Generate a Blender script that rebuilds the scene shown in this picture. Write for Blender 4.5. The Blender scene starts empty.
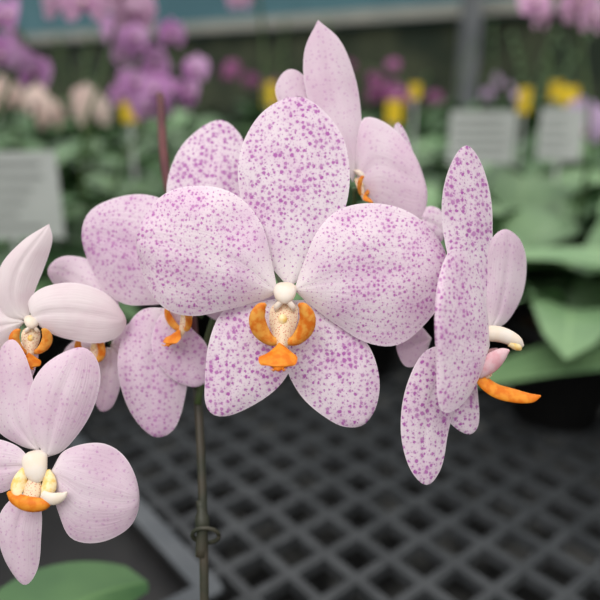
import bpy, math, random
from mathutils import Vector, Matrix, noise
random.seed(7)
S=0.000342          # plant modelling unit -> metres
CAM=Vector((0,0,1.15)); PITCH=math.radians(18)

# ------------------------------------------------------------------ materials
def newmat(name):
    m=bpy.data.materials.new(name); m.use_nodes=True
    nt=m.node_tree; nt.nodes.clear(); return m,nt
class NT:
    def __init__(s,nt): s.nt=nt
    def n(s,t,**k):
        x=s.nt.nodes.new(t)
        for a,b in k.items():
            if a=='inp':
                for i,v in b.items():
                    if hasattr(v,'is_linked'): s.nt.links.new(v,x.inputs[i])
                    else: x.inputs[i].default_value=v
            else: setattr(x,a,b)
        return x
    def math(s,op,a,b=0.0,c=0.0):
        return s.n('ShaderNodeMath',operation=op,inp={0:a,1:b,2:c}).outputs[0]
    def mix(s,f,a,b):
        x=s.n('ShaderNodeMix',data_type='RGBA')
        for i,v in ((0,f),(6,a),(7,b)):
            if hasattr(v,'is_linked'): s.nt.links.new(v,x.inputs[i])
            else: x.inputs[i].default_value=v
        return x.outputs[2]
    def rng(s,v,a,b,c=0.0,d=1.0):
        x=s.n('ShaderNodeMapRange',interpolation_type='SMOOTHSTEP',inp={0:v,1:a,2:b,3:c,4:d}); return x.outputs[0]
def col(r,g,b): return (r,g,b,1)

def petal_mat(name,base,spot,scale,rad,tint,transl=0.22,amt=1.0):
    m,nt=newmat(name); N=NT(nt)
    uv=N.n('ShaderNodeUVMap',uv_map='flat').outputs[0]
    ts=N.n('ShaderNodeUVMap',uv_map='ts').outputs[0]
    sep=N.n('ShaderNodeSeparateXYZ',inp={0:ts})
    t=sep.outputs[0]; s=sep.outputs[1]
    edge=N.math('ABSOLUTE',N.math('MULTIPLY_ADD',s,2.0,-1.0))
    nz=N.n('ShaderNodeTexNoise',inp={'Vector':uv,'Scale':2.6,'Detail':3.0})
    nz2=N.n('ShaderNodeTexNoise',inp={'Vector':uv,'Scale':50.0,'Detail':1.0})
    off=N.n('ShaderNodeVectorMath',operation='SCALE'); nt.links.new(nz2.outputs['Color'],off.inputs[0]); off.inputs['Scale'].default_value=0.03
    add=N.n('ShaderNodeVectorMath',operation='ADD'); nt.links.new(uv,add.inputs[0]); nt.links.new(off.outputs[0],add.inputs[1])
    base_c=N.mix(N.rng(nz.outputs[0],0.35,0.7),base,tint)
    mp=N.n('ShaderNodeCombineXYZ',inp={0:N.math('MULTIPLY',t,3.0),1:N.math('MULTIPLY',s,26.0)})
    vn=N.n('ShaderNodeTexNoise',inp={'Vector':mp.outputs[0],'Scale':1.0,'Detail':2.0})
    base_c=N.mix(N.rng(vn.outputs[0],0.5,0.75,0,0.4),base_c,tint)
    base_c=N.mix(N.rng(t,0.4,1.0,0,0.35),base_c,tint)
    base_c=N.mix(N.rng(edge,0.95,1.0,0.0,0.5),base_c,col(0.93,0.84,0.89))
    base_c=N.mix(N.rng(t,0.0,0.28,0.75,0.0),base_c,col(0.92,0.87,0.85))
    if rad>0:
        for sc,rd,am in ((scale*1.8,rad*.8,amt*.45),(scale,rad,amt)):
            v=N.n('ShaderNodeTexVoronoi',voronoi_dimensions='2D',feature='F1',inp={'Vector':add.outputs[0],'Scale':sc,'Randomness':0.9})
            cr=N.n('ShaderNodeSeparateColor',inp={0:v.outputs['Color']})
            r=N.math('MULTIPLY_ADD',cr.outputs[0],rd*1.0,rd*0.42)
            r=N.math('MULTIPLY',r,N.rng(edge,0.85,1.0,1.0,0.5))
            r=N.math('MULTIPLY',r,N.rng(t,0.03,0.45,0.4,1.08))
            r=N.math('MULTIPLY',r,N.rng(nz.outputs[0],0.3,0.7,0.72,1.15))
            d=N.math('DIVIDE',v.outputs['Distance'],r)
            mask=N.rng(d,0.6,1.25,1.0,0.0)
            strength=N.math('MULTIPLY',mask,N.math('MULTIPLY_ADD',cr.outputs[1],0.35*am,0.6*am))
            halo=N.rng(d,0.9,2.4,0.13*am,0.0)
            base_c=N.mix(halo,base_c,spot)
            base_c=N.mix(strength,base_c,spot)
    bump=N.n('ShaderNodeBump',inp={'Strength':0.35,'Distance':0.0006,'Height':vn.outputs[0]})
    p=N.n('ShaderNodeBsdfPrincipled',inp={'Base Color':base_c,'Roughness':0.45,'Specular IOR Level':0.3,'Normal':bump.outputs[0],'Sheen Weight':0.1})
    tr=N.n('ShaderNodeBsdfTranslucent',inp={'Color':base_c})
    mx=N.n('ShaderNodeMixShader',inp={0:transl}); nt.links.new(p.outputs[0],mx.inputs[1]); nt.links.new(tr.outputs[0],mx.inputs[2])
    o=N.n('ShaderNodeOutputMaterial'); nt.links.new(mx.outputs[0],o.inputs[0]); return m

def simple(name,c1,c2=None,scale=20,rough=0.5,bump=0.0,transl=0.0,spec=0.4,detail=3.0,lo=.35,hi=.65,vor=False):
    m,nt=newmat(name); N=NT(nt)
    tc=N.n('ShaderNodeTexCoord')
    nz=N.n('ShaderNodeTexNoise',inp={'Vector':tc.outputs['Object'],'Scale':scale,'Detail':detail})
    f=N.rng(nz.outputs[0],lo,hi)
    if vor:
        v=N.n('ShaderNodeTexVoronoi',inp={'Vector':tc.outputs['Object'],'Scale':scale}); f=N.rng(v.outputs['Distance'],.22,.36,1.0,0.0)
    c=N.mix(f,c1,c2 or c1)
    p=N.n('ShaderNodeBsdfPrincipled',inp={'Base Color':c,'Roughness':rough,'Specular IOR Level':spec})
    if bump:
        b=N.n('ShaderNodeBump',inp={'Strength':bump,'Distance':0.002,'Height':nz.outputs[0]}); nt.links.new(b.outputs[0],p.inputs['Normal'])
    o=N.n('ShaderNodeOutputMaterial')
    if transl:
        tr=N.n('ShaderNodeBsdfTranslucent',inp={'Color':c}); mx=N.n('ShaderNodeMixShader',inp={0:transl})
        nt.links.new(p.outputs[0],mx.inputs[1]); nt.links.new(tr.outputs[0],mx.inputs[2]); nt.links.new(mx.outputs[0],o.inputs[0])
    else: nt.links.new(p.outputs[0],o.inputs[0])
    return m
def leaf_mat(name,c1,c2,rib):
    m,nt=newmat(name); N=NT(nt)
    ts=N.n('ShaderNodeUVMap',uv_map='ts').outputs[0]; sep=N.n('ShaderNodeSeparateXYZ',inp={0:ts})
    edge=N.math('ABSOLUTE',N.math('MULTIPLY_ADD',sep.outputs[1],2.0,-1.0))
    tc=N.n('ShaderNodeTexCoord'); nz=N.n('ShaderNodeTexNoise',inp={'Vector':tc.outputs['Object'],'Scale':14.0,'Detail':3.0})
    oi=N.n('ShaderNodeObjectInfo')
    c=N.mix(N.rng(nz.outputs[0],.35,.65),c1,c2)
    c=N.mix(N.rng(edge,0.0,0.12,0.6,0.0),c,rib)
    hs=N.n('ShaderNodeHueSaturation',inp={'Color':c,'Value':N.math('MULTIPLY_ADD',oi.outputs['Random'],0.6,0.7)})
    p=N.n('ShaderNodeBsdfPrincipled',inp={'Base Color':hs.outputs[0],'Roughness':0.40,'Specular IOR Level':0.4})
    o=N.n('ShaderNodeOutputMaterial'); nt.links.new(p.outputs[0],o.inputs[0]); return m

M={}
SPOT=col(0.48,0.10,0.44)
M['petal']=petal_mat('petal_fine_spots',col(0.87,0.75,0.82),SPOT,20.0,0.235,col(0.80,0.61,0.75))
M['sepal']=petal_mat('sepal_bold_spots',col(0.88,0.77,0.84),col(0.44,0.08,0.42),17.0,0.275,col(0.82,0.64,0.77))
M['shade']=petal_mat('petal_shaded_spots',col(0.82,0.66,0.77),SPOT,18.0,0.24,col(0.74,0.53,0.69),amt=.75)  # shaded copy of petal: shade on rear flowers put into a lilac base colour
M['pale']=petal_mat('petal_reverse',col(0.83,0.68,0.77),SPOT,16.0,0.14,col(0.76,0.56,0.69),amt=.4)
M['white']=petal_mat('petal_white',col(0.86,0.76,0.78),SPOT,13.0,0.0,col(0.80,0.65,0.70))
M['orange']=simple('lip_orange',col(0.76,0.19,0.01),col(0.88,0.32,0.03),400,0.5,0.0,0.12,spec=.25)
M['lobe']=simple('lip_lobe_amber',col(0.90,0.44,0.08),col(0.78,0.20,0.015),420,0.52,0.0,0.18,spec=.25)
M['lipred']=simple('lip_freckled',col(0.90,0.72,0.50),col(0.62,0.14,0.08),1700,0.5,0.0,0.15,vor=True)
M['lippink']=simple('lip_pink',col(0.82,0.58,0.62),col(0.76,0.40,0.45),300,0.5,0.0,0.2)
M['column']=simple('column_white',col(0.88,0.80,0.72),col(0.88,0.76,0.62),260,0.6,0,0.15,spec=.2)
M['callus']=simple('callus_yellow',col(0.90,0.76,0.46),col(0.85,0.55,0.14),450,0.55,spec=.2)
M['stem']=simple('stem_green_brown',col(0.03,0.035,0.022),col(0.06,0.05,0.035),60,0.5)
M['redstem']=simple('stem_red',col(0.08,0.015,0.02),col(0.12,0.03,0.03),60,0.5)
M['gstem']=simple('stem_green',col(0.05,0.10,0.03),col(0.08,0.12,0.04),60,0.5)
M['leaf']=leaf_mat('leaf_green',col(0.034,0.085,0.032),col(0.06,0.13,0.045),col(0.09,0.18,0.06))
M['leafl']=leaf_mat('leaf_light',col(0.11,0.20,0.095),col(0.16,0.27,0.13),col(0.21,0.33,0.16))
M['pot']=simple('pot_plastic',col(0.010,0.010,0.011),col(0.016,0.016,0.016),30,0.5)
M['bark']=simple('bark_mix',col(0.03,0.02,0.01),col(0.08,0.05,0.03),90,0.9,0.6)
def bgpet(n,c1,c2): return simple(n,c1,c2,40,0.55,0,0.3)
M['purple']=bgpet('bloom_purple',col(0.48,0.19,0.48),col(0.62,0.37,0.62))
M['lpink']=bgpet('bloom_pink',col(0.74,0.47,0.67),col(0.66,0.34,0.58))
M['peach']=bgpet('bloom_peach',col(0.82,0.68,0.62),col(0.76,0.57,0.54))
M['magenta']=bgpet('bloom_magenta',col(0.25,0.05,0.18),col(0.32,0.09,0.25))
M['lav']=bgpet('bloom_lavender',col(0.50,0.35,0.57),col(0.56,0.42,0.61))
M['yellow']=simple('tag_yellow',col(0.75,0.52,0.02),col(0.66,0.45,0.02),10,0.5)
M['card']=simple('card_white',col(0.48,0.50,0.49),col(0.42,0.44,0.43),8,0.6)
M['ink']=simple('ink_grey',col(0.14,0.15,0.15),col(0.2,0.2,0.2),8,0.7)

# ------------------------------------------------------------------ mesh builder
class MB:
    def __init__(s): s.v=[];s.f=[];s.m=[];s.uf=[];s.ut=[];s.mats=[]
    def mi(s,k):
        if k not in s.mats: s.mats.append(k)
        return s.mats.index(k)
    def grid(s,P,mat,flat=None,closed=False):
        nu=len(P);nv=len(P[0]);b=len(s.v);k=s.mi(mat)
        for i in range(nu):
            for j in range(nv): s.v.append(P[i][j])
        for i in range(nu-1):
            for j in range(nv-(0 if closed else 1)):
                j2=(j+1)%nv
                s.f.append((b+i*nv+j,b+(i+1)*nv+j,b+(i+1)*nv+j2,b+i*nv+j2)); s.m.append(k)
                for a,c in ((i,j),(i+1,j),(i+1,j+1),(i,j+1)):
                    s.ut.append((a/(nu-1),c/(nv-1) if not closed else c/nv))
                    s.uf.append(flat[a][c%nv] if flat else (a*0.05,c*0.05))
    def tube(s,pts,rad,mat,n=10):
        pts=[Vector(p) for p in pts]
        if not isinstance(rad,(list,tuple)): rad=[rad]*len(pts)
        rings=[]; ref=Vector((0.13,0.27,0.95))
        for i,p in enumerate(pts):
            d=(pts[min(i+1,len(pts)-1)]-pts[max(i-1,0)]).normalized()
            a=d.cross(ref)
            if a.length<0.1: a=d.cross(Vector((1,0,0)))
            a.normalize(); c=d.cross(a)
            rings.append([p+(a*math.cos(2*math.pi*j/n)+c*math.sin(2*math.pi*j/n))*rad[i] for j in range(n)])
        rings.insert(0,[pts[0].copy() for _ in range(n)]); rings.append([pts[-1].copy() for _ in range(n)])
        s.grid(rings,mat,closed=True)
    def blob(s,T,c,r,mat,nu=12,nv=16):
        P=[]
        for i in range(nu+1):
            th=math.pi*i/nu
            P.append([T((c[0]+r[0]*math.sin(th)*math.cos(2*math.pi*j/nv),c[1]+r[1]*math.cos(th),c[2]+r[2]*math.sin(th)*math.sin(2*math.pi*j/nv))) for j in range(nv)])
        s.grid(P,mat,closed=True)
    def box(s,c,ax,ay,az,mat):
        c=Vector(c);k=s.mi(mat);b=len(s.v)
        for x in(-1,1):
            for y in(-1,1):
                for z in(-1,1): s.v.append(c+ax*x+ay*y+az*z)
        for f in((0,1,3,2),(4,6,7,5),(0,4,5,1),(2,3,7,6),(0,2,6,4),(1,5,7,3)):
            s.f.append(tuple(b+i for i in f)); s.m.append(k)
            for _ in range(4): s.uf.append((0,0)); s.ut.append((0.5,0.5))
    def mesh(s,name,smooth=True):
        me=bpy.data.meshes.new(name); me.from_pydata([tuple(v) for v in s.v],[],s.f)
        for k in s.mats: me.materials.append(M[k])
        me.polygons.foreach_set('material_index',s.m)
        me.polygons.foreach_set('use_smooth',[smooth]*len(s.f))
        u=me.uv_layers.new(name='flat'); t=me.uv_layers.new(name='ts')
        for i in range(len(s.uf)): u.data[i].uv=s.uf[i]; t.data[i].uv=s.ut[i]
        me.update(); return me
    def obj(s,name,parent=None,smooth=True):
        o=bpy.data.objects.new(name,s.mesh(name,smooth)); bpy.context.collection.objects.link(o)
        if parent: o.parent=parent
        return o
def empty(name,loc=(0,0,0),rot=(0,0,0)):
    e=bpy.data.objects.new(name,None); e.location=loc; e.rotation_euler=rot; e.empty_display_size=0.05
    bpy.context.collection.objects.link(e); return e

def catmull(P,n=10):
    out=[]
    for i in range(len(P)-1):
        p0=P[i-1] if i>0 else P[0]*2-P[1]; p1=P[i];p2=P[i+1]
        p3=P[i+2] if i+2<len(P) else P[-1]*2-P[-2]
        for k in range(n):
            t=k/n
            out.append(0.5*((2*p1)+(p2-p0)*t+(2*p0-5*p1+4*p2-p3)*t*t+(3*p1-p0-3*p2+p3)*t**3))
    out.append(P[-1]); return out
def resample(C,n):
    L=[0]
    for a,b in zip(C,C[1:]): L.append(L[-1]+(b-a).length)
    out=[];j=0
    for i in range(n):
        d=L[-1]*i/(n-1)
        while j<len(L)-2 and L[j+1]<d: j+=1
        f=(d-L[j])/max(L[j+1]-L[j],1e-9); out.append(C[j].lerp(C[j+1],min(f,1)))
    return out
def petal(mb,pts,tip,mat,zb=0,sx=0,sy=0,dome=6,curl=0,wave=1.5,center=(0,0),X=Matrix(),k=1.0,nu=34,nv=21,mid=2.0,sharp=False):
    """pts: closed outline from base round the tip; relief rises above a tilted plane"""
    V=[Vector((p[0]-center[0],center[1]-p[1],0)) for p in pts]
    loop=V+[V[0]]
    if sharp: L=resample(catmull(loop[:tip+1],10),nu); R=resample(catmull(loop[tip:],10),nu)[::-1]
    else:
        C=catmull(loop,10); L=resample(C[:tip*10+1],nu); R=resample(C[tip*10:],nu)[::-1]
    b=V[0];sd=random.random()*50; P=[];F=[]
    for i in range(nu):
        t=i/(nu-1); row=[];fr=[]
        for j in range(nv):
            s=j/(nv-1); q=L[i].lerp(R[i],s); e=2*s-1
            z=zb+sx*(q.x-b.x)+sy*(q.y-b.y)
            env=math.sin(math.pi*min(1,t*1.02))**0.6 if 0<t<0.98 else 0
            z+=dome*(1-e*e)*env - mid*math.exp(-(e/0.13)**2)*env*(1-t*0.6)
            z+=curl*t*t
            z+=wave*2*noise.noise(Vector((q.x/38+sd,q.y/38,0)))*(abs(e)*0.8+0.2)*min(1,t*3)
            row.append(X@Vector((q.x*k*S,q.y*k*S,z*k*S)))
            fr.append((q.x*0.01+sd,q.y*0.01))
        P.append(row);F.append(fr)
    mb.grid(P,mat,F)

def lobe3d(mb,T,path,wid,mat,n=16,cup=.45,ref=(0,0,1)):
    """thick curled lobe: cupped cross-section swept along a 3-D path"""
    C=catmull([Vector(p) for p in path],6); W=catmull([Vector((w[0],w[1],0)) for w in wid],6)
    rings=[]
    for i,p in enumerate(C):
        d=(C[min(i+1,len(C)-1)]-C[max(i-1,0)]).normalized()
        a=d.cross(Vector(ref))
        if a.length<.05: a=Vector((1,0,0))
        a.normalize(); c=a.cross(d)
        w,h=max(W[i].x,.1),max(W[i].y,.1)
        rings.append([T(p+a*w*math.cos(2*math.pi*j/n)+c*(h*math.sin(2*math.pi*j/n)-w*cup*math.cos(2*math.pi*j/n)**2)) for j in range(n)])
    rings.insert(0,[T(C[0])]*n); rings.append([T(C[-1])]*n)
    mb.grid(rings,mat,closed=True)

def lip(mb,X,k=1.0,sidemat='lobe'):
    """column, side lobes, throat and mid-lobe; faces +z, units = S"""
    T=lambda p: X@(Vector(p)*S*k)
    # hooded column with flared base and a small notch under the anther cap
    lobe3d(mb,T,[(0,14,-4),(0,10,3),(0,5,10),(0,-1,14),(0,-6,15)],[(9,3),(12,6),(11.5,7),(9,6),(4,3)],'column',cup=0)
    lobe3d(mb,T,[(-4,-4,14),(-8,-9,13),(-9,-14,10)],[(3,3),(3,3),(1,1)],'column',cup=0)
    lobe3d(mb,T,[(4,-4,14),(8,-9,13),(9,-14,10)],[(3,3),(3,3),(1,1)],'column',cup=0)
    kw=dict(X=X,k=k,nu=20,nv=13,wave=0.4,mid=0)
    petal(mb,[(0,2),(-13,8),(-16,22),(-12,38),(-7,54),(-4,60),(1,54),(8,38),(13,22),(12,8)],5,'lipred',zb=0,sy=-0.35,dome=9,**kw)
    mb.blob(T,(-2,-22,14),(5,6,5),'callus',8,10)
    for q,x0 in((-1,-5),(1,1)):
        lobe3d(mb,T,[(x0,-45,16),(x0+q*10,-42,20),(x0+q*19,-32,25),(x0+q*22,-20,29),(x0+q*18,-10,31),(x0+q*13,-6,32)],[(3,1.6),(6,1.8),(8.5,1.8),(8,1.7),(5.5,1.5),(1.5,1)],sidemat,cup=.3)
    petal(mb,[(-5,44),(-11,50),(-18,55),(-25,58),(-23,65),(-14,66),(-6,71),(3,67),(11,65),(13,58),(8,54),(3,50)],6,'orange',zb=20,sy=-0.9,dome=7,**kw)
    for q in(-1,1):
        mb.tube([T(p) for p in ((-5+q*3,-67,42),(-5+q*5,-70,46),(-5+q*7,-68,50))],[1.6*S*k,1.0*S*k,.5*S*k],'orange',6)

def lip_profile(mb):
    """lip of the side-on flower: column points right, tongue juts out below"""
    T=lambda p: Vector(p)*S
    lobe3d(mb,T,[(-16,4,-2),(-4,7,2),(10,6,4),(24,0,5),(31,-6,5)],[(6,5),(8,7),(8,7),(6.5,6),(2.5,2.5)],'column',cup=0)
    lobe3d(mb,T,[(18,-2,6),(25,-6,7),(29,-9,7)],[(4,4),(4,4),(1.5,1.5)],'callus',cup=0)
    lobe3d(mb,T,[(-16,-2,0),(-14,-16,2),(-10,-28,3),(-4,-38,4)],[(4,4),(6,5),(7,5),(6,4)],'lipred',cup=0)
    lobe3d(mb,T,[(-14,-36,10),(-8,-28,14),(0,-19,16),(9,-12,15),(15,-9,13)],[(3,1.6),(8,2),(9,2),(6,1.8),(1.5,1)],'lippink',cup=.3)
    lobe3d(mb,T,[(-12,-34,-6),(-4,-26,-12),(6,-16,-16),(13,-10,-15)],[(3,2),(7,2.2),(7,2.2),(2,1)],'lippink',cup=-.3)
    lobe3d(mb,T,[(-14,-26,4),(-9,-38,6),(4,-48,8),(22,-53,9),(38,-56,9),(48,-55,9)],[(4,3),(8,3),(9.5,3),(9,2.6),(6,2),(1,1)],'orange',cup=.35,ref=(.2,.7,.7))
def lip_low(mb):
    """lip of the lower flower, turned a little to the right"""
    T=lambda p: Vector(p)*S
    lobe3d(mb,T,[(-10,22,-2),(-9,17,3),(-6,9,8),(-3,1,10),(-1,-4,10)],[(9,3),(13,6),(12,6),(9,5),(4,3)],'column',cup=0)
    lobe3d(mb,T,[(-16,8,8),(-20,-2,12),(-21,-11,15),(-18,-17,17)],[(4,2),(7,2.5),(7,2.5),(2,1.5)],'callus',cup=.3)
    lobe3d(mb,T,[(4,6,8),(8,-3,12),(8,-11,15),(4,-17,17)],[(4,2),(7,2.5),(7,2.5),(2,1.5)],'callus',cup=.3)
    lobe3d(mb,T,[(-7,-2,8),(-7,-12,12),(-7,-22,16)],[(6,4),(9,5),(7,4)],'lipred',cup=0)
    lobe3d(mb,T,[(-30,-13,14),(-22,-19,17),(-8,-23,20),(6,-23,20),(15,-19,18)],[(2,1.5),(6,2.5),(7.5,3.4),(6,2.6),(1,1)],'orange',cup=.2)
    lobe3d(mb,T,[(4,-14,18),(14,-18,20),(23,-16,19),(28,-12,17)],[(4,1.6),(6,2),(4.5,1.6),(1,1)],'column',cup=.2)

plant=empty('phalaenopsis_orchid',CAM+Vector((0,math.cos(PITCH),-math.sin(PITCH)))*0.22,(math.radians(72),0,0))
plant2=empty('phalaenopsis_orchid',plant.location,(math.radians(72),0,0))

def flower(name,parent,center,loc,k,petals,lipX=Matrix(),lipk=1.0,liploc=(0,0,0),sidemat='lobe',custom=None):
    mb=MB()
    for p in petals:
        p=dict(p); petal(mb,p.pop('o'),p.pop('tip'),p.pop('m'),center=center,k=k,**p)
    if custom: custom(mb)
    else: lip(mb,Matrix.Translation(Vector(liploc)*S*k)@lipX,k*lipk,sidemat=sidemat)
    o=mb.obj(name,parent); o.location=Vector(loc)*S
    return o
R=lambda a,ax: Matrix.Rotation(math.radians(a),4,ax)

A=[dict(o=[(289,288),(268,262),(247,222),(237,178),(242,138),(264,105),(298,91),(328,109),(347,142),(350,188),(336,232),(311,268)],tip=6,m='sepal',zb=-6,sy=-0.06,dome=9),
 dict(o=[(279,298),(250,304),(221,312),(207,345),(203,385),(204,406),(213,417),(230,417),(254,406),(278,388),(292,366),(298,335),(292,305)],tip=6,m='sepal',zb=-8,sx=0.05,dome=8),
 dict(o=[(290,300),(284,335),(286,368),(303,400),(333,424),(352,430),(367,426),(378,408),(381,380),(371,348),(348,322),(318,302)],tip=6,m='sepal',zb=-9,sx=-0.05,dome=8),
 dict(o=[(278,292),(272,262),(262,225),(240,198),(208,186),(172,191),(147,212),(137,242),(145,280),(165,308),(192,316),(222,311),(252,303),(268,298)],tip=7,m='petal',zb=4,sx=0.02,dome=17,wave=3.5),
 dict(o=[(294,290),(304,262),(318,230),(340,209),(372,202),(408,210),(437,234),(451,264),(443,302),(421,331),(395,346),(365,342),(334,323),(308,303)],tip=7,m='petal',zb=2,sx=-0.08,dome=17,wave=3.5)]
flower('flower_front',plant,(285,298),(-15,2,0),1.0,A,lipk=.97)

B=[dict(o=[(190,295),(172,240),(162,190),(170,152),(190,125),(218,112),(240,132),(245,165),(235,210),(210,260)],tip=5,m='sepal',zb=-10,sy=-0.1,dome=8),
 dict(o=[(180,300),(188,325),(205,345),(210,374),(194,388),(168,376),(152,348),(158,318)],tip=4,m='shade',zb=-4,sx=-0.2,dome=6),
 dict(o=[(168,308),(140,310),(122,335),(117,370),(128,410),(150,438),(171,432),(182,400),(186,360),(182,325)],tip=5,m='shade',zb=-12,sx=-0.2,dome=8),
 dict(o=[(185,298),(215,270),(250,262),(275,290),(255,325),(215,322)],tip=3,m='pale',zb=-8,sx=-0.5,dome=8),
 dict(o=[(172,302),(150,305),(118,303),(92,280),(76,240),(82,212),(107,197),(142,193),(170,205),(184,240),(184,280)],tip=4,m='shade',zb=-6,sx=0.12,dome=12)]
flower('flower_left',plant,(180,305),(-130,-5.4,-55),1.086,B,R(-40,'Y'),0.62,(12,4,4))
C=[dict(o=[(107,342),(85,315),(57,290),(47,270),(64,256),(95,263),(115,290),(118,320)],tip=3,m='pale',zb=-3,dome=8),
 dict(o=[(105,348),(97,370),(93,395),(100,412),(113,405),(121,375),(117,350)],tip=3,m='pale',zb=-5,dome=5),
 dict(o=[(108,345),(125,325),(155,318),(175,340),(160,375),(128,372)],tip=3,m='shade',zb=-5,sx=-.2,dome=8),
 dict(o=[(100,345),(75,340),(60,355),(62,380),(85,385),(100,365)],tip=3,m='pale',zb=-8,dome=5)]
flower('flower_shaded',plant,(105,345),(-218,-50,-75),1.117,C,R(-20,'Y'),0.55,(-4,10,2))
F=[dict(o=[(492,325),(456,290),(441,250),(436,205),(446,168),(464,147),(482,162),(493,195),(496,240),(496,290)],tip=5,m='sepal',zb=-8,sx=-0.6,dome=6),
 dict(o=[(490,332),(484,300),(484,262),(494,238),(514,226),(536,238),(544,262),(537,295),(516,322)],tip=4,m='pale',zb=-6,sx=-0.8,dome=7),
 dict(o=[(470,355),(443,345),(420,352),(402,385),(397,425),(406,462),(424,481),(440,466),(448,430),(458,395)],tip=6,m='sepal',zb=-6,sx=-0.4,dome=6),
 dict(o=[(480,355),(462,368),(443,388),(442,410),(456,428),(474,437),(484,425),(482,390)],tip=5,m='sepal',zb=-16,sx=-.4,dome=4),
 dict(o=[(488,345),(484,310),(472,272),(452,253),(436,256),(425,282),(420,315),(422,352),(424,390),(434,403),(456,396),(476,372)],tip=6,m='petal',zb=6,sx=-0.9,dome=10),
 dict(o=[(440,340),(425,325),(408,330),(402,350),(412,370),(430,365)],tip=3,m='pale',zb=-40,dome=5)]
flower('flower_right',plant,(490,340),(193,-41,-10),1.016,F,custom=lip_profile)
G=[dict(o=[(398,208),(393,155),(397,120),(408,127),(421,160),(427,198),(416,216)],tip=2,m='petal',zb=-14,sx=-.4,dome=4),
 dict(o=[(420,218),(430,205),(445,211),(449,230),(440,243),(425,236)],tip=3,m='petal',zb=-10,dome=4),
 dict(o=[(347,178),(312,135),(283,108),(275,85),(287,67),(305,74),(328,110),(349,150)],tip=4,m='pale',zb=-8,dome=6),
 dict(o=[(353,182),(328,142),(307,98),(304,55),(318,21),(341,42),(357,82),(362,125),(361,160)],tip=4,m='pale',zb=-2,sx=-.15,dome=8,sharp=True),
 dict(o=[(357,184),(356,148),(364,118),(390,124),(415,152),(429,190),(422,217),(400,218),(376,204)],tip=5,m='pale',zb=2,sx=-.15,dome=9)]
flower('flower_upper',plant,(355,185),(61,127.5,-70),1.109,G,R(50,'Y'),0.42,(2,8,2))
D=[dict(o=[(25,322),(0,308),(-30,315),(-55,340),(-30,362),(0,350)],tip=3,m='white',zb=0,dome=8),
 dict(o=[(30,335),(12,350),(-5,372),(0,400),(14,405),(28,385),(38,355)],tip=4,m='pale',zb=-3,dome=6),
 dict(o=[(28,320),(10,318),(-2,295),(4,265),(24,240),(47,223),(50,240),(41,270),(32,298)],tip=5,m='white',zb=-2,sx=-.3,dome=7,sharp=True),
 dict(o=[(35,320),(30,302),(45,287),(75,283),(105,295),(122,320),(115,337),(95,344),(65,339),(45,330)],tip=5,m='white',zb=2,sx=-.2,dome=9)]
flower('flower_outer',plant2,(32,325),(-281,-26,-30),1.047,D,R(25,'Y'),0.6,(0,0,0))
E=[dict(o=[(38,452),(15,447),(-10,430),(-15,390),(-6,352),(9,340),(23,356),(33,390),(40,425)],tip=5,m='pale',zb=-3,sx=.2,dome=8),
 dict(o=[(35,465),(15,445),(-15,440),(-45,460),(-30,488),(0,493),(20,482)],tip=3,m='pale',zb=0,dome=6),
 dict(o=[(35,490),(10,500),(-5,525),(0,565),(18,590),(32,577),(38,545),(40,515)],tip=4,m='pale',zb=-2,sy=.1,dome=7),
 dict(o=[(46,458),(33,432),(30,395),(46,364),(76,348),(93,359),(97,385),(86,420),(64,450)],tip=4,m='pale',zb=0,sx=-.2,dome=10),
 dict(o=[(52,470),(66,450),(100,445),(125,465),(136,500),(128,530),(100,545),(72,540),(60,515),(52,488)],tip=4,m='pale',zb=2,sx=-.2,dome=12)]
flower('flower_low',plant2,(45,475),(-251,-172,10),0.984,E,custom=lip_low)

# stems, pedicels (plant local units)
def path(P,n=8): return catmull([Vector(p)*S for p in P],n)
mb=MB()
main=path([(-117,-556,-140),(-112,-440,-98),(-106,-330,-70),(-115,-150,-95),(-140,40,-150),(-178,170,-210),(-205,300,-300)])
q=int(len(main)*.55)
mb.tube(main[:q+1],5.0*S,'stem',10); mb.tube(main[q:],[6.0*S]*(len(main)-q),'redstem',10)
rach=path([(-118,-120,-98),(-100,-20,-110),(-40,60,-105),(40,80,-100),(120,40,-85),(190,-30,-60)])
mb.tube(rach,[4*S]*len(rach),'gstem',8)
for a,b,c in (((-40,60,-105),(-30,40,-60),(-15,6,-4)),((-115,-20,-110),(-125,-10,-90),(-130,-5,-62)),((-118,-100,-98),(-160,-70,-100),(-215,-48,-80)),((60,76,-97),(62,100,-95),(61,125,-76)),((190,-30,-60),(200,-36,-40),(192,-41,-14))):
    p=path([a,b,c]); mb.tube(p,[2.6*S]*len(p),'gstem',8)
mb.tube(path([(-110,-285,-72),(-109,-250,-75),(-112,-225,-80)],4),[6.5*S]*4+[8*S]*2+[5*S]*3,'stem',10)
mb.tube([Vector((-105+15*math.cos(a),-262+11*math.sin(a),-73+8*math.sin(a)))*S for a in [i*2*math.pi/14 for i in range(15)]],2.4*S,'stem',6)
mb.obj('stem',plant)
mb=MB()
p=path([(-439,-543,-180),(-400,-440,-110),(-360,-300,-50),(-330,-100,-60),(-300,0,-60)]); mb.tube(p,[4*S]*len(p),'gstem',8)
for a,b,c in (((-300,0,-60),(-290,-15,-50),(-281,-26,-36)),((-350,-260,-52),(-300,-215,-30),(-251,-172,4))):
    p=path([a,b,c]); mb.tube(p,[2.6*S]*len(p),'gstem',8)
mb.obj('stem',plant2)

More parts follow.
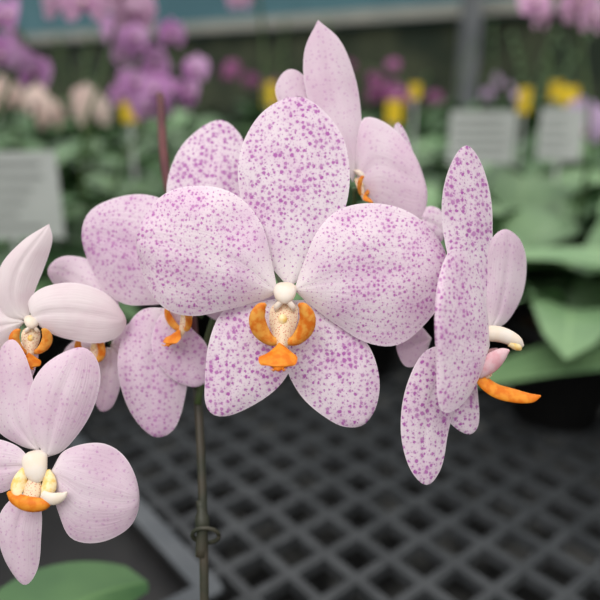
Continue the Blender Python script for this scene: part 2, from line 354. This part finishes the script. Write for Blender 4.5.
# ------------------------------------------------------------------ leaves and potted plants (world units)
def leaf(mb,a,m,b,w,mat='leaf',nu=16,nv=9,fold=0.25,roll=0.0):
    a,m,b=Vector(a),Vector(m),Vector(b); P=[]
    for i in range(nu):
        t=i/(nu-1); c=a*(1-t)**2+m*2*t*(1-t)+b*t*t; d=((m-a)*(1-t)+(b-m)*t).normalized()
        sd=d.cross(Vector((0,0,1)))
        if sd.length<.05: sd=Vector((1,0,0))
        sd.normalize(); up=sd.cross(d)
        sd=sd*math.cos(roll)+up*math.sin(roll); up=sd.cross(d)
        hw=w*0.5*(math.sin(math.pi*(0.06+0.90*t))**0.65)*(0.55+0.45*min(1,t*2.2))
        if i==nu-1: hw*=0.1
        P.append([c+sd*hw*e+up*(abs(e)**1.3*hw*fold) for e in [2*j/(nv-1)-1 for j in range(nv)]])
    mb.grid(P,mat)
def pot(mb,c,r=0.06,h=0.11):
    c=Vector(c); n=24; prof=[(0.0,0),(r*.78,0),(r*.97,h*.86),(r*1.06,h*.86),(r*1.07,h),(r*.98,h),(r*.95,h*.85),(0,h*.84)]
    mb.grid([[c+Vector((q*math.cos(2*math.pi*j/n),q*math.sin(2*math.pi*j/n),z)) for j in range(n)] for q,z in prof[:7]],'pot',closed=True)
    mb.grid([[c+Vector((q*math.cos(2*math.pi*j/n),q*math.sin(2*math.pi*j/n),z)) for j in range(n)] for q,z in prof[6:]],'bark',closed=True)
BT=0.80
def bgflower(mb,c,r,yaw,pitch,mat):
    X=Matrix.Translation(c)@Matrix.Rotation(yaw,4,'Z')@Matrix.Rotation(math.radians(90)+pitch,4,'X')
    k=r/(150*S)
    def rot(pts,a):
        ca,sa=math.cos(a),math.sin(a); return [(x*ca-y*sa,x*sa+y*ca) for x,y in pts]
    sep=[(0,0),(-30,-50),(-42,-100),(-20,-145),(0,-150),(20,-145),(42,-100),(30,-50)]
    pet=[(0,0),(-40,-30),(-85,-60),(-80,-120),(0,-150),(80,-120),(85,-60),(40,-30)]
    for a in(0,128,-128): petal(mb,rot(sep,math.radians(a)),4,mat,zb=-6,X=X,k=k,nu=7,nv=5,dome=8,mid=0)
    for a in(72,-72): petal(mb,rot(pet,math.radians(a)),4,mat,zb=2,X=X,k=k,nu=7,nv=5,dome=12,mid=0)
    T=lambda p:X@(Vector(p)*S*k)
    mb.tube([T((0,5,0)),T((0,0,25)),T((0,-8,34))],[14*S*k,16*S*k,8*S*k],'column',6)
    mb.tube([T((0,-12,5)),T((0,-35,25)),T((0,-60,30))],[14*S*k,18*S*k,8*S*k],'magenta',6)
def plantmesh(name,seed,size=1.0,n=6,lm='leaf'):
    random.seed(seed); mb=MB(); pot(mb,(0,0,0))
    a0=random.random()*6
    for i in range(n):
        a=a0+i*math.pi+random.uniform(-.6,.6)+(i//2)*0.9; L=random.uniform(.13,.2)*size; d=Vector((math.cos(a),math.sin(a),0))
        up=random.uniform(.02,.07)
        leaf(mb,Vector((0,0,.10))+d*.008,Vector((0,0,.12+up*1.6))+d*L*.5,Vector((0,0,.12+up-random.uniform(0,.05)))+d*L,random.uniform(.065,.09)*size,lm,12,7,roll=random.uniform(-.25,.25))
    return mb.mesh(name)
variants=[plantmesh('potted_orchid_foliage',s,random.uniform(.95,1.15),lm=('leaf' if s%3 else 'leafl')) for s in range(11,19)]
random.seed(3)
def place(x,y,z=BT,s=1.0,v=None):
    o=bpy.data.objects.new('potted_orchid',v or random.choice(variants)); bpy.context.collection.objects.link(o)
    o.location=(x,y,z); o.rotation_euler=(0,0,random.random()*6.28); o.scale=(s,s,s*random.uniform(.9,1.15))
y=.78
while y<2.0:
    xm=.35+.62*y; x=-xm+random.uniform(0,.05)
    while x<xm:
        place(x+random.uniform(-.015,.015),y+random.uniform(-.02,.02)); x+=.15
    y+=.15
y=2.75
while y<4.0:
    x=-2.1
    while x<1.4:
        place(x+random.uniform(-.03,.03),y,BT,1.15)
        x+=.25
    y+=.25
for x,y in ((.29,.66),(.44,.66),(.59,.62),(-.62,.64),(-.47,.66),(-.33,.66),(-.60,.50)): place(x,y)

# near right plant with big leaves
mb=MB(); C0=Vector((.42,.50,BT)); pot(mb,C0,.065,.12)
base=C0+Vector((0,0,.115))
for m,b,w,mt in (((.31,.56,.935),(.165,.555,.885),.085,'leafl'),((.37,.44,.93),(.262,.40,.85),.08,'leafl'),
                 ((.35,.60,1.01),(.21,.66,.98),.09,'leafl'),((.46,.6,1.01),(.35,.76,1.02),.10,'leafl'),((.34,.5,1.0),(.275,.50,.96),.08,'leafl'),((.52,.5,.97),(.58,.46,.92),.08,'leafl'),((.44,.4,.96),(.46,.30,.9),.08,'leaf')):
    leaf(mb,base,m,b,w,mt,24,13,fold=.2)
mb.obj('potted_orchid')
bpy.context.view_layer.update()
def lowpot(parent,x,y,leaves):
    mb=MB(); c=Vector((x,y,BT)); pot(mb,c,.05,.10); b0=c+Vector((0,0,.085))
    for m,b,w in leaves: leaf(mb,b0,m,b,w,'leaf',20,11)
    o=mb.obj('pot_and_leaves'); o.parent=parent; o.matrix_parent_inverse=parent.matrix_world.inverted()
bx=plant.matrix_world@(Vector((-117,-546,-134))*S)
bx2=plant2.matrix_world@(Vector((-439,-533,-176))*S)
lowpot(plant,bx.x,bx.y,[((bx.x+.05,bx.y-.03,.92),(bx.x+.12,bx.y-.06,.89),.06),((bx.x-.01,bx.y-.06,.91),(bx.x-.03,bx.y-.13,.87),.06)])
lowpot(plant2,bx2.x,bx2.y,[((-.135,.25,.917),(-.085,.292,.89),.06),((bx2.x-.06,bx2.y,.92),(bx2.x-.14,bx2.y+.02,.90),.06)])

# black propagation tray at left
mb=MB(); ta=Vector((.63,-.776,0)); tb=Vector((-.776,-.63,0)); tc0=Vector((-.13,.445,BT))+tb*.12-ta*.055
mb.box(tc0+Vector((0,0,.004)),ta*.16,tb*.115,Vector((0,0,.003)),'pot')
for s_ in(-1,1):
    mb.box(tc0+tb*.115*s_+Vector((0,0,.012)),ta*.16,tb*.004,Vector((0,0,.011)),'pot'); mb.box(tc0+ta*.16*s_+Vector((0,0,.012)),tb*.119,ta*.004,Vector((0,0,.011)),'pot')
M['rim']=simple('tray_rim',col(0.07,0.08,0.09),col(0.10,0.11,0.12),20,0.4)
for s_ in(-1,1):
    mb.box(tc0+tb*.119*s_+Vector((0,0,.024)),ta*.168,tb*.008,Vector((0,0,.0015)),'rim')
    mb.box(tc0+ta*.164*s_+Vector((0,0,.0243)),tb*.125,ta*.008,Vector((0,0,.0015)),'rim')
mb.obj('plant_tray',smooth=False)

# ------------------------------------------------------------------ background blooming orchids
def bloomer(cx,cy,cz,rx,rz,n,mat,r=.032,seed=1,px=None,py=None,stem='gstem'):
    random.seed(seed); mb=MB(); px=cx+.05 if px is None else px; py=cy if py is None else py
    pot(mb,(px,py,BT)); base=Vector((px,py,BT+.1))
    z=CAM.z+cz
    sp=catmull([base,Vector((px*.7+cx*.3,cy,z*.5+base.z*.5)),Vector((cx+rx*.5,cy+.02,z)),Vector((cx-rx,cy+.02,z+rz*.6))],8)
    mb.tube(sp,.0028,stem,6)
    for i in range(n):
        c=Vector((cx+random.uniform(-rx,rx),cy+random.uniform(-.05,.03),z+random.uniform(-rz,rz)))
        bgflower(mb,c,r*random.uniform(.8,1.15),random.uniform(-1.0,1.0),random.uniform(-.4,.3),mat)
        near=min(sp,key=lambda p:(p-c).length); mb.tube([near,c.lerp(near,.5)+Vector((0,0,.004)),c],.0012,stem,5)
    for i in range(4):
        a=i*1.6+random.random(); d=Vector((math.cos(a),math.sin(a),0))
        leaf(mb,base,base+d*.09+Vector((0,0,.06)),base+d*.17+Vector((0,0,.02)),.075,'leaf',10,7)
    mb.obj('blooming_orchid')
bloomer(-.215,1.0,.03,.065,.055,20,'purple',.024,1,px=-.30,py=1.0)
bloomer(-.235,.80,.095,.045,.010,7,'lpink',.025,2,px=-.28,py=.88)
bloomer(-.34,.80,.05,.025,.035,7,'purple',.022,3,px=-.42,py=.93)
bloomer(-.445,1.3,-.03,.06,.022,7,'peach',.034,4)
bloomer(-.585,1.3,-.02,.03,.02,4,'peach',.034,5)
bloomer(.335,.9,.102,.045,.016,8,'lpink',.026,6,px=.42,py=.98)
bloomer(.52,1.2,-.05,.03,.025,5,'lav',.03,7)
bloomer(.24,1.8,.03,.07,.05,8,'magenta',.026,8)
bloomer(-.095,1.2,.16,.04,.012,4,'lpink',.026,9)
bloomer(-.20,2.9,.02,.12,.08,7,'magenta',.03,10)
bloomer(.85,2.9,.02,.12,.05,5,'lav',.03,12)
bloomer(.15,3.3,.05,.14,.07,6,'magenta',.03,13)
bloomer(.55,3.2,.0,.14,.05,5,'magenta',.03,14)

# budding spikes on the far bench
for i in range(30):
    random.seed(100+i); mb=MB(); x=random.uniform(-1.6,1.35); y=random.uniform(2.75,3.8); pot(mb,(x,y,BT)); h=random.uniform(.3,.55)
    sp=catmull([Vector((x,y,BT+.1)),Vector((x+random.uniform(-.03,.03),y,BT+.1+h*.6)),Vector((x+random.uniform(-.1,.1),y,BT+.1+h))],8)
    mb.tube(sp,.004,'gstem',6)
    for k in range(5):
        p=sp[-1-k*2]; mb.tube([p,p+Vector((0,0,-.012)),p+Vector((0,0,-.026))],[.003,.011,.003],'leafl' if i%2 else 'gstem',8)
    for k in range(5):
        a=k*1.3+random.random(); d=Vector((math.cos(a),math.sin(a),0)); b0=Vector((x,y,BT+.1))
        leaf(mb,b0,b0+d*.09+Vector((0,0,.18)),b0+d*.18+Vector((0,0,.2)),.09,'leaf',10,7)
    mb.obj('budding_orchid')

# cards and tags
def card(name,x,y,z,w,h,yaw,mat='card',lines=0):
    mb=MB(); c=Vector((x,y,CAM.z+z)); ax=Vector((math.cos(yaw),math.sin(yaw),0)); n=Vector((math.sin(yaw),-math.cos(yaw),0)); up=Vector((0,0,1))
    mb.box(c,ax*w/2,n*.0008,up*h/2,mat)
    if lines:
        rnd=random.Random(lines)
        for i in range(lines):
            L=w*rnd.uniform(.25,.42); zc=h/2-h*(i+1)/(lines+1)
            mb.box(c+n*.0012-ax*(w*.43-L)+up*zc,ax*L,n*.0003,up*h*.016,'ink')
    b=c-up*h/2; L=b.z-BT
    mb.box(b-up*(L/2-.005)-n*.002,ax*.003,n*.001,up*(L/2),'card')
    mb.obj(name,smooth=False)
card('plant_label',-.335,.74,-.115,.115,.10,.12,'card',6)
card('plant_label',.28,1.02,-.068,.10,.08,-.05,'card',5)
card('plant_label',.44,1.12,-.07,.07,.085,-.5,'card',4)
for x,y,z,w,h in ((-.285,1.12,-.025,.028,.05),(-.09,2.0,-.01,.04,.07),(.19,1.35,-.04,.035,.045),(.23,1.35,0.0,.022,.03),(.50,1.5,-.02,.03,.055),(.60,1.5,-.01,.035,.04),(.72,1.9,0.0,.04,.05),(.10,1.7,-.03,.03,.05)):
    card('plant_tag',x,y,z,w,h,random.uniform(-.4,.4),'yellow')

# ------------------------------------------------------------------ bench lattice
M['lattice']=simple('bench_plastic',col(0.038,0.042,0.046),col(0.056,0.061,0.066),40,0.45)
M['metal']=simple('bench_metal',col(0.10,0.11,0.12),col(0.15,0.16,0.17),5,0.4)
def bench(name,x0,x1,y0,y1,zt,ang,pitch,bw):
    mb=MB()
    for a in(ang,ang+90):
        d=Vector((math.cos(math.radians(a)),math.sin(math.radians(a)),0)); n=Vector((-d.y,d.x,0)); c=Vector(((x0+x1)/2,(y0+y1)/2,0))
        R0=1.5*max(x1-x0,y1-y0); k=-int(R0/pitch)
        while k*pitch<R0:
            o=c+n*k*pitch; lo,hi=-9,9
            for comp,mn,mx in((0,x0,x1),(1,y0,y1)):
                t1=(mn-o[comp])/d[comp];t2=(mx-o[comp])/d[comp]; lo=max(lo,min(t1,t2)); hi=min(hi,max(t1,t2))
            if hi>lo:
                p=o+d*(lo+hi)/2; mb.box((p.x,p.y,zt-.005-(0.0004 if a==ang else 0)),d*(hi-lo)/2,n*bw/2,Vector((0,0,.0048)),'lattice')
            k+=1
    for x,y,lx,ly in(((x0+x1)/2,y0,(x1-x0)/2+.02,.012),((x0+x1)/2,y1,(x1-x0)/2+.02,.012),(x0,(y0+y1)/2,.012,(y1-y0)/2),(x1,(y0+y1)/2,.012,(y1-y0)/2)):
        mb.box((x,y,zt-.02),Vector((lx,0,0)),Vector((0,ly,0)),Vector((0,0,.024)),'metal')
    for x in(x0+.05,x1-.05):
        for y in(y0+.05,y1-.05): mb.box((x,y,(zt-.04)/2),Vector((.02,0,0)),Vector((0,.02,0)),Vector((0,0,(zt-.04)/2)),'metal')
    mb.obj(name,smooth=False)
bench('greenhouse_bench',-1.8,1.8,-.15,2.08,BT,39,.036,.0078)
bench('greenhouse_bench',-2.6,1.5,2.6,4.05,BT,45,.06,.012)

# ------------------------------------------------------------------ shell
M['floor']=simple('floor_concrete',col(0.010,0.010,0.010),col(0.20,0.20,0.19),9,0.8,0.2,detail=4,lo=.48,hi=.72)
M['wall']=simple('wall_dark_netting',col(0.014,0.024,0.014),col(0.05,0.06,0.034),4,0.9)
M['teal']=simple('wall_teal_sheet',col(0.05,0.13,0.16),col(0.07,0.17,0.20),2,0.5)
M['rail']=simple('rail_paint',col(0.27,0.28,0.25),col(0.33,0.33,0.29),3,0.5)
mb=MB(); mb.box((0,1.5,-.05),Vector((6,0,0)),Vector((0,7,0)),Vector((0,0,.05)),'floor'); mb.obj('floor',smooth=False)
wd=Vector((2.86,-1.9,0)).normalized(); wn=Vector((-wd.y,wd.x,0)); wc0=Vector((.37,5.05,0))+wn*.1
for lo,hi in((-4.9,-1.2),(-1.2,1.45),(1.45,3.2)):
    wc=wc0+wd*(lo+hi)/2; L=(hi-lo)/2
    mb=MB()
    mb.box(wc+Vector((0,0,.8)),wd*L,wn*.03,Vector((0,0,.8)),'wall')
    mb.box(wc+Vector((0,0,2.2)),wd*L,wn*.025,Vector((0,0,.6)),'teal'); mb.obj('wall_back',smooth=False)
mb=MB(); mb.box(wc0+wd*(-.85)-wn*.07+Vector((0,0,1.66)),wd*4.05,wn*.035,Vector((0,0,.04)),'rail'); mb.obj('trim_rail',smooth=False)
mb=MB(); mb.box((1.04,4.25,1.4),Vector((.055,0,0)),Vector((0,.05,0)),Vector((0,0,1.4)),'metal')
mb.box((1.04,4.25,.01),Vector((.12,0,0)),Vector((0,.12,0)),Vector((0,0,.01)),'metal'); mb.obj('steel_post',smooth=False)

# ------------------------------------------------------------------ light
w=bpy.data.worlds.new('overcast'); bpy.context.scene.world=w; w.use_nodes=True; nt=w.node_tree; nt.nodes.clear(); N=NT(nt)
tc=N.n('ShaderNodeTexCoord'); sp=N.n('ShaderNodeSeparateXYZ',inp={0:tc.outputs['Generated']})
f=N.rng(sp.outputs[2],-.1,.9,.3,1.4)
bg=N.n('ShaderNodeBackground',inp={0:(1,0.985,0.97,1),1:f}); o=N.n('ShaderNodeOutputWorld'); nt.links.new(bg.outputs[0],o.inputs[0])
sl=bpy.data.lights.new('daylight','SUN'); sl.energy=1.6; sl.angle=math.radians(42); sl.color=(1,.965,.92); so=bpy.data.objects.new('daylight',sl); bpy.context.collection.objects.link(so)
so.location=(0,0,3); so.rotation_euler=(math.radians(42),0,math.radians(-22))
bpy.context.scene.view_settings.view_transform='Standard'

cd=bpy.data.cameras.new('camera'); co=bpy.data.objects.new('camera',cd); bpy.context.collection.objects.link(co)
co.location=CAM; co.rotation_euler=(math.radians(72),0,0); cd.sensor_width=36; cd.lens=38.6; cd.clip_start=.01
cd.dof.use_dof=True; cd.dof.focus_distance=.218; cd.dof.aperture_fstop=5.8
bpy.context.scene.camera=co
